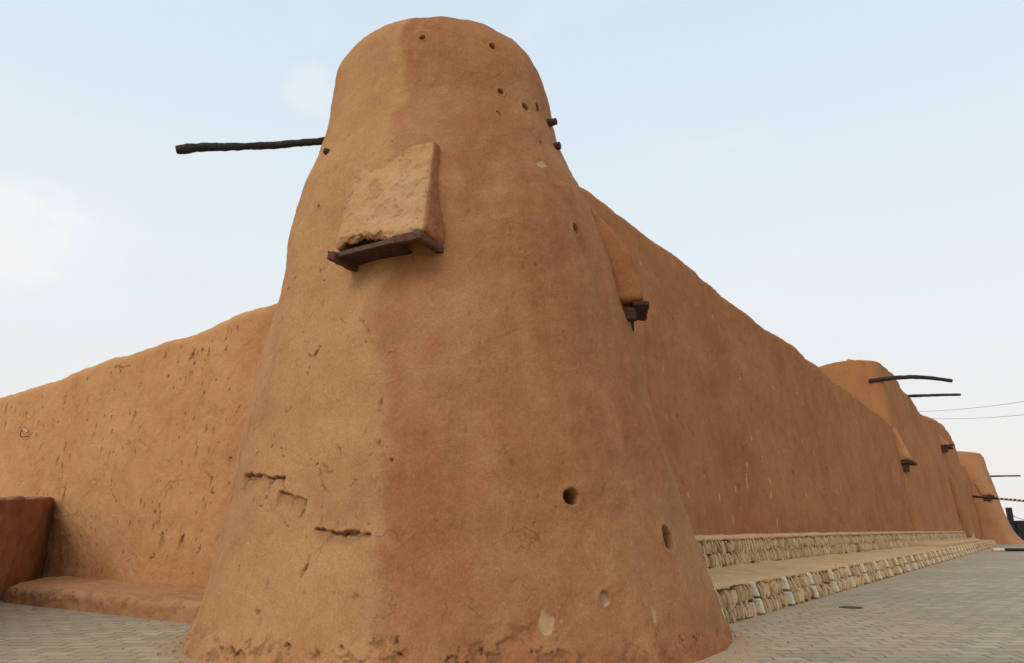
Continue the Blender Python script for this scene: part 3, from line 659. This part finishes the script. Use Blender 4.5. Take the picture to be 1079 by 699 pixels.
# painted upright stripes, evenly spaced along the kerb
MS = [float(on_plane(u, v, (DL), 4.75) @ DR) for u, v in ((757, 640), (794, 633), (829, 625), (852.5, 621), (872.5, 617), (893.5, 612))]
print('markers', MS)
step = (MS[5] - MS[1]) / 4 if MS[5] > MS[1] else 2.4
marks = [MS[1] + step * k for k in range(-1, 27)]
stones('lower_facing', 12.4, 104, [(.01, .28), (.26, .56)], KF, .27, 3, marks)
stones('upper_facing', 12.4, 106, [(.65, .99), (.95, 1.30)], UF, .25, 8)
rm = np.random.default_rng(9)
for m_ in marks:
    o = empty('painted_marker', (0, 0, 0), None, None); o.parent = TER; o.location = W(m_, 4.7, .3) - np.array(TER.location)
    o_site = np.array(W(m_, 4.7, .3))
    for za, zb2, k in ((.03, .285, .0), (.325, .585, .02)):
        w = .056 + rm.uniform(-.008, .01); C = [*W([m_ - w, m_ + w, m_ + w, m_ - w], [KF(0, za) - .08, KF(0, za) - .08, KF(0, za) + .1, KF(0, za) + .1], [za] * 4),
                                  *W([m_ - w, m_ + w, m_ + w, m_ - w], [KF(0, zb2) - .08, KF(0, zb2) - .08, KF(0, zb2) + .1, KF(0, zb2) + .1], [zb2] * 4)]
        b = lumpy_block('painted_stone', C, M_PAINT, None, rnd=.02, amp=.012, freq=8, seed=m_, div=(6, 6, 14)); b.parent = o; b.location = -o_site
# raised landing near the far end of the terrace
lumpy_block('landing', obox(52, 84, 4.98, 6.9, .5, .92), M_MORTAR, TER, rnd=.16, amp=.05, freq=1.2, div=(160, 20, 12))

# ================================================================ THE FAR MASSES
def mass(name, s0, s1, face, ztf, thick, mat, label, cat, ns=160, nf=120, rt=.8, z0=-.3, endlean=0.10, tint=0.0, seed=0, rc=2.2):
    """a battered mud building block; ends lean inward as they rise"""
    root = empty(name, tuple(map(float, W((s0 + s1) / 2, face((s0 + s1) / 2, 0), 0))), label, cat)
    a = np.linspace(0, 1, ns); a = .5 - .5 * np.cos(math.pi * a); st = s0 + (s1 - s0) * a
    Gm, Am, Zm = wall_grid(st, lambda s, z: face(s, z) + 0 * s, ztf, thick, DR, DL, nf, 30, rt, z0)
    mid = (s0 + s1) / 2; half = (s1 - s0) / 2
    x = (Am - mid) / half                                   # squeeze toward the middle with height, round the plan corners
    sh = -x * endlean * np.maximum(Zm, 0) * (np.abs(x) ** 3)
    dpt = np.clip(np.abs(x) * half - (half - rc), 0, rc) / rc; inn = rc * (1 - np.sqrt(np.maximum(1 - dpt ** 2, 0)))
    O = Gm @ DL; O0 = face(Am, Zm); th = thick; kk = np.clip((O - O0) / th, 0, 1)
    O2 = O + inn * (1 - 2 * kk)
    Gm = Gm + sh[..., None] * DR + (O2 - O)[..., None] * DL
    s_ = Sheet(Gm, flip=False)
    if (s_.n[ns // 3:2 * ns // 3, :nf - 5] @ DL).mean() > 0: s_ = Sheet(Gm, flip=True)
    s_.lumps([(0.16, 0.28, 2 + seed), (0.5, 0.09, 5 + seed), (1.5, 0.035, 8), (5, 0.012, 3)])
    s_.tint += tint
    s_.d *= np.clip(1 - np.abs(x) ** 10, 0, 1)
    close_ends(s_)
    s_.build('body', mat, root); s_.u, s_.v = proj(s_.G); s_.front = ((CAM - s_.G) * s_.n).sum(-1) > 0
    return root, s_
I = np.interp
T2, T2s = mass('gate_tower', 59, 93, lambda s, z: 6.85 + .105 * np.maximum(z, 0), lambda s: I(s, [59, 62, 66, 70, 74, 80, 88, 93], [13.9, 14.0, 14.1, 14.0, 13.5, 12.9, 12.5, 12]), 4.4, M_RIGHT, 'tall mud block rising behind the end of the long wall with two long poles', 'tower', endlean=.02, tint=-.30, rt=.3, rc=.9)
T3, T3s = mass('mud_house', 86, 118, lambda s, z: 6.90 + .09 * np.maximum(z, 0), lambda s: I(s, [86, 90, 96, 102, 108, 113, 118], [13.2, 13.7, 14.1, 14.4, 14.2, 13.4, 12]), 6, M_RIGHT, 'round shouldered mud block beyond the poles, with a small box balcony', 'building', endlean=.035, seed=3, tint=-.35, rc=2.4)
T4, T4s = mass('mud_wall', 115, 123, lambda s, z: 6.8 + .07 * np.maximum(z, 0), lambda s: I(s, [112, 116, 120, 124], [11.2, 10.6, 9.6, 8.6]), 3, M_RIGHT, 'short sloping mud wall linking to the farthest tower', 'wall', endlean=.0, seed=5, tint=-.3)
T5, T5s = mass('far_tower', 120, 132, lambda s, z: 3.5 + .19 * np.maximum(z, 0) - 1.1 * np.exp(-np.maximum(z, 0) / 1.4), lambda s: I(s, [118, 134], [12.4, 12.4]), 8, M_FAR, 'farthest flat topped mud tower at the right edge', 'tower', endlean=.06, seed=7, rt=.4, rc=1.6)

def far_pole(sheet, name, u0, v0, u1, v1, r, parent, mat=M_PALM, sag=0.0, inset=.25, fwd=None):
    a = sheet.find(u0, v0); ra = sight(u0, v0); rb = sight(u1, v1); k = (a - CAM) @ ra / (ra @ ra)
    b = CAM + rb * (a[1] / rb[1] if fwd is None else fwd * k * 1.0)
    d = (b - a) / np.linalg.norm(b - a)
    return limb(name, [a - d * inset, a, a * .75 + b * .25 + UZ * sag * .7, (a + b) / 2 + UZ * sag, a * .25 + b * .75 + UZ * sag * .7, b], [r * .9, r, r, r * .95, r * .9, r * .85], mat, parent, 12, .07, 60, u0)
far_pole(T2s, 'roof_pole', 919, 401, 1003, 401.5, .16, T2, sag=.30)
far_pole(T2s, 'roof_pole', 957, 417, 1012, 416, .13, T2, sag=.02)
def far_bay(sheet, u, v, w, h, out, root, tint=.2):
    c = sheet.find(u, v); s_, t_, z_ = c @ DR, c @ DL, c[2]
    lumpy_block('projecting_bay', [*W([s_ - w, s_ + w, s_ + w, s_ - w], [t_ - out, t_ - out, t_ + 1, t_ + 1], [z_] * 4), *W([s_ - w * .8, s_ + w * .8, s_ + w * .8, s_ - w * .8], [t_ + .45, t_ + .45, t_ + 1.6, t_ + 1.6], [z_ + h] * 4)], M_FAR, root, rnd=.2, amp=.05, freq=1.5, div=(20, 20, 24), tint=tint)
    lumpy_block('bay_sill', obox(s_ - w - .1, s_ + w + .1, t_ - out - .12, t_ + .2, z_ - .22, z_ - .02), M_WOOD, root, rnd=.03, amp=.03, freq=4, div=(20, 10, 5))
    lumpy_block('bearer_beam', obox(s_ - w, s_ - w + .5, t_ - out + .2, t_ + .8, z_ - .75, z_ - .2), M_WOOD, root, rnd=.03, amp=.03, freq=4, div=(8, 12, 8))
far_bay(T2s, 953, 487, 1.0, 2.8, .55, T2, .35)
far_bay(T3s, 994, 471, 1.5, 1.7, .7, T3, .2)
far_pole(T3s, 'roof_pole', 992, 470, 1004, 469, .16, T3)
far_bay(T5s, 1043, 522, .5, 1.6, .35, T5, .1)
# mud buttress on the end corner of the block, a strip running down to the terrace
c0, c1 = T3s.find(999, 500), T3s.find(1017, 561)
limb('corner_buttress', [c0, c1 - UZ * .5], [.3, .6], M_RIGHT, T3, 12, .05, 30)
far_pole(T5s, 'roof_pole', 1047, 500, 1075, 501.5, .12, T5)
a5 = T5s.find(1030, 524); ra = sight(1022, 523); rb = sight(1092, 529); a5 = CAM + ra * ((a5[1] - 1.0) / ra[1]); b5 = CAM + rb * ((a5[1] - 7) / rb[1])
limb('long_pole', [a5, b5], [.15, .13], M_PALM, T5, 12, .06, 40)
for k in range(8):
    q = .46 + k * .065; limb('pale_band', [a5 + (b5 - a5) * q, a5 + (b5 - a5) * (q + .03)], [.165, .165], M_PAINT, T5, 12, .02, 4)
# white parapet patch / stones on the roof of the gate tower
lumpy_block('roof_stones', obox(61.2, 62.2, 9.6, 10.7, 13.7, 14.3), M_FAR, T2, rnd=.2, amp=.18, freq=1.4, div=(16, 24, 12))

# striped pole bands
def bands(a, b, n, r, parent, m1, m2, nm):
    for k in range(n):
        limb(nm, [a + (b - a) * k / n, a + (b - a) * (k + .96) / n], [r, r], m1 if k % 2 else m2, parent, 12, .02, 4)
# road barrier: white tipped black pole lying low at the end of the kerb
ba = on_plane(1046, 579.5, UZ, .12); bb = on_plane(1058, 579.5, UZ, .12); bc = on_plane(1092, 579.5, UZ, .12)
BAR = empty('barrier_pole', tuple(map(float, [ba[0], ba[1], 0])), 'low black rail with a white end lying on the paving beyond the terrace', 'barrier')
limb('white_end', [ba, bb], [.13, .13], M_PAINT, BAR, 12, .02, 6); limb('rail', [bb, bc], [.12, .12], M_BLACK, BAR, 12, .02, 12)
# dark cabinet standing past the far tower
def cab(u, vtop, w, dist, label, h=None):
    r = sight(u, 561); b0 = np.array([r[0] / r[1] * dist, dist, 0]); rt = sight(u, vtop); z = H + rt[2] / rt[1] * dist
    return b0, z
b0, z = cab(1067, 535, 1, 150, '')
CB = empty('utility_cabinet', tuple(map(float, b0)), 'black utility post with drooping wires at the far right edge', 'cabinet')
xr = np.array([1.0, 0, 0]); yr = np.array([0, 1.0, 0])
def bx3(p, dx, dy, z0, z1): return [p + xr * a + yr * b + UZ * q for q in (z0, z1) for a, b in ((-dx, -dy), (dx, -dy), (dx, dy), (-dx, dy))]
lumpy_block('post', bx3(b0, .42, .4, 0, z), M_BLACK, CB, rnd=.05, amp=.03, freq=1, div=(6, 6, 20))
lumpy_block('housing', bx3(b0 + xr * 3.4, 2.7, .8, 0, z * .60), M_BLACK, CB, rnd=.1, amp=.05, freq=1, div=(12, 8, 10))
for dz, e in ((.9, .6), (.55, .58)):
    limb('wire', [b0 + UZ * z * dz, b0 + xr * .9 + UZ * (z * dz - 1.2), b0 + xr * 3.4 + UZ * (z * e - .1)], [.05] * 3, M_BLACK, CB, 6, 0, 20)

# manhole cover
mc = on_plane(897, 640.5, UZ, 0.0)
bpy.context.view_layer.update()
th = np.linspace(0, 2 * math.pi, 41)[:-1]; Vm = [mc + np.array([0, 0, .006])]; rings = [(.08, .006), (.1, .009), (.15, .009), (.18, .006), (.21, .008), (.23, .008), (.26, -.01)]
for rr_, zz in rings: Vm += [mc + np.array([math.cos(t) * rr_, math.sin(t) * rr_, zz]) for t in th]
Fm = [(0, 1 + j, 1 + (j + 1) % 40) for j in range(40)]
for k in range(len(rings) - 1):
    for j in range(40): Fm.append((1 + k * 40 + j, 1 + (k + 1) * 40 + j, 1 + (k + 1) * 40 + (j + 1) % 40, 1 + k * 40 + (j + 1) % 40))
me = bpy.data.meshes.new('manhole_cover'); me.from_pydata([tuple(map(float, v)) for v in Vm], [], Fm); me.update()
tag(link('manhole_cover', me, M_IRON), 'small dark round iron cover set in the paving right of the tower', 'manhole cover')

# overhead cables and the pole that carries them (pole stands outside the picture)
pd = 62.0
def at_depth(u, v, y): r = sight(u, v); return CAM + r * (y / r[1])
UP = at_depth(1190, 402, pd)
PO = empty('utility_pole', (float(UP[0]), float(UP[1]), 0), 'grey wooden utility pole carrying two cables past the fort', 'utility pole')
limb('shaft', [np.array([UP[0], UP[1], -.3]), np.array([UP[0], UP[1], UP[2] + .6])], [.17, .12], M_WOODGREY, PO, 14, .03, 24)
for k, (u0, v0, u1, v1, lab) in enumerate(((960, 434, 1190, 402, 'upper thin overhead cable crossing the pale sky at right'), (975, 441, 1190, 421, 'lower thin overhead cable crossing the pale sky at right'))):
    a = at_depth(u0, v0, 100); b = at_depth(u1, v1, pd); pts = [a + (b - a) * q - UZ * (1.2 * 4 * q * (1 - q)) * .5 for q in np.linspace(0, 1, 9)]
    tag(limb('overhead_cable', pts, [.022] * 9, M_WOODGREY, None, 6, 0, 40), lab, 'cable', 'overhead cables')

# loose crumbs of mud around the tower foot
rc_ = np.random.default_rng(31); Vs, Qs, nb = [], [], 0
cube = np.array([(x, y, z) for x in (-1, 1) for y in (-1, 1) for z in (-1, 1)], float); cq = np.array([(0, 1, 3, 2), (4, 6, 7, 5), (0, 4, 5, 1), (2, 3, 7, 6), (0, 2, 6, 4), (1, 5, 7, 3)])
for _ in range(420):
    if rc_.random() < .62:
        a = math.radians(rc_.uniform(-110, 110)); rr_ = 3.98 + abs(rc_.normal(0, .16)); d = PER * math.sin(a) - AX * math.cos(a); p = np.array([*TC, 0]) + d * rr_
    elif rc_.random() < .5: p = W(rc_.uniform(12.5, 60), 4.55 - abs(rc_.normal(0, .15)), 0)
    else: p = W(8.05 - abs(rc_.normal(0, .2)), rc_.uniform(10, 20), 0)
    s_ = rc_.choice([.006, .011, .022], p=[.55, .37, .08]) * rc_.uniform(.7, 1.3); P = cube * s_ * rc_.uniform(.5, 1.1, 3) * (1 + rc_.normal(0, .18, cube.shape)); an = rc_.uniform(0, 6.28)
    Rm = np.array([[math.cos(an), -math.sin(an), 0], [math.sin(an), math.cos(an), 0], [0, 0, 1]]); Vs.append(P @ Rm + p + UZ * s_ * .4); Qs.append(cq + nb); nb += 8
me = mesh_np('mud_crumbs', np.concatenate(Vs), np.concatenate(Qs), False, {'tint': np.zeros(nb), 'chip': np.zeros(nb), 'light': np.zeros(nb)})
tag(link('mud_crumbs', me, M_MORTAR), 'scattered crumbs of fallen mud on the paving', 'rubble', None, 'stuff')

# ================================================================ GROUND
xs = np.concatenate([[-2500, -400, -100], np.linspace(-40, 60, 60), [120, 400, 2500]]); ys = np.concatenate([[-2500, -300, -60], np.linspace(-10, 110, 70), [200, 500, 3000]])
X, Y = np.meshgrid(xs, ys, indexing='ij'); Gg = np.stack([X, Y, X * 0], -1)
me = mesh_np('paving', Gg.reshape(-1, 3), grid_faces(len(xs), len(ys)), True, None)
g = link('paving', me, M_PAVE); tag(g, None, None, None, 'structure')

# ================================================================ SKY, SUN, CAMERA
SUN_EL, SUN_AZ = math.radians(40), np.array([-0.60, -0.80])
w = bpy.data.worlds.new('World'); sc.world = w; w.use_nodes = True; nt = w.node_tree
bg = nt.nodes['Background']; bg.inputs['Strength'].default_value = 0.12
sky = N(nt, 'ShaderNodeTexSky', sky_type='NISHITA'); sky.sun_disc = False; sky.sun_elevation = SUN_EL
sky.sun_rotation = math.atan2(SUN_AZ[0], SUN_AZ[1]); sky.air_density = 1.0; sky.dust_density = 2.5; sky.ozone_density = 1.0; sky.altitude = 300
tc = N(nt, 'ShaderNodeTexCoord'); sx = N(nt, 'ShaderNodeSeparateXYZ'); nt.links.new(tc.outputs['Generated'], sx.inputs[0])
el = sx.outputs[2]
hz = N(nt, 'ShaderNodeValToRGB'); nt.links.new(el, hz.inputs[0]); k = 1 / 0.12
cr_ = hz.color_ramp; cr_.elements[0].position = 0.0; cr_.elements[0].color = (0.90, 0.855, 0.82, 1)
cr_.elements[1].position = 1.0; cr_.elements[1].color = (0.60, 0.76, 0.90, 1)
for p, c in ((0.16, (0.88, 0.88, 0.875)), (0.34, (0.83, 0.90, 0.94)), (0.60, (0.70, 0.83, 0.93))):
    e = cr_.elements.new(p); e.color = (*c, 1)
sc_ = N(nt, 'ShaderNodeVectorMath', operation='SCALE'); nt.links.new(hz.outputs[0], sc_.inputs[0]); sc_.inputs['Scale'].default_value = k
c = mixc(nt, 0.94, sky.outputs[0], sc_.outputs[0])
mp = N(nt, 'ShaderNodeMapping'); nt.links.new(tc.outputs['Generated'], mp.inputs[0]); mp.inputs['Scale'].default_value = (1, 1, 2.6)
cl = noise(nt, mp.outputs[0], 2.3, 7, 0.6, 0.4)
cf = ramp(nt, cl, 0.48, 0.80, 0, 0.35)
c = mixc(nt, cf, c, (0.90 * k, 0.90 * k, 0.90 * k))
for u_, v_, wd, st_ in ((20, 240, .9972, .75), (328, 95, .9990, .4), (60, 262, .994, .25)):
    dv_ = sight(u_, v_); dv_ = dv_ / np.linalg.norm(dv_); dn = N(nt, 'ShaderNodeVectorMath', operation='DOT_PRODUCT'); nt.links.new(tc.outputs['Generated'], dn.inputs[0]); dn.inputs[1].default_value = tuple(map(float, dv_))
    q = math2(nt, 'ADD', dn.outputs['Value'], math2(nt, 'MULTIPLY', math2(nt, 'SUBTRACT', noise(nt, mp.outputs[0], 7, 7, 0.65, 0.5), 0.5), (1 - wd) * 2.2))
    c = mixc(nt, ramp(nt, q, wd, 1.0, 0, st_), c, (0.93 * k, 0.92 * k, 0.92 * k))
nt.links.new(c, bg.inputs['Color'])

sun = bpy.data.lights.new('sun', 'SUN'); sun.energy = 1.15; sun.angle = math.radians(34); sun.color = (1, 0.93, 0.82)
so = bpy.data.objects.new('sun', sun); COL.objects.link(so)
d = np.array([SUN_AZ[0] * math.cos(SUN_EL), SUN_AZ[1] * math.cos(SUN_EL), math.sin(SUN_EL)])
from mathutils import Vector
so.rotation_euler = Vector(d).to_track_quat('Z', 'Y').to_euler()

cam = bpy.data.cameras.new('camera'); cam.sensor_width = 36; cam.lens = F / 1079 * 36; cam.clip_end = 6000; cam.clip_start = .05
co_ = bpy.data.objects.new('camera', cam); COL.objects.link(co_); co_.location = (0, 0, H); co_.rotation_euler = (math.pi / 2 + PITCH, 0, 0); sc.camera = co_
sc.view_settings.view_transform = 'Standard'; sc.view_settings.look = 'None'; sc.view_settings.exposure = 0
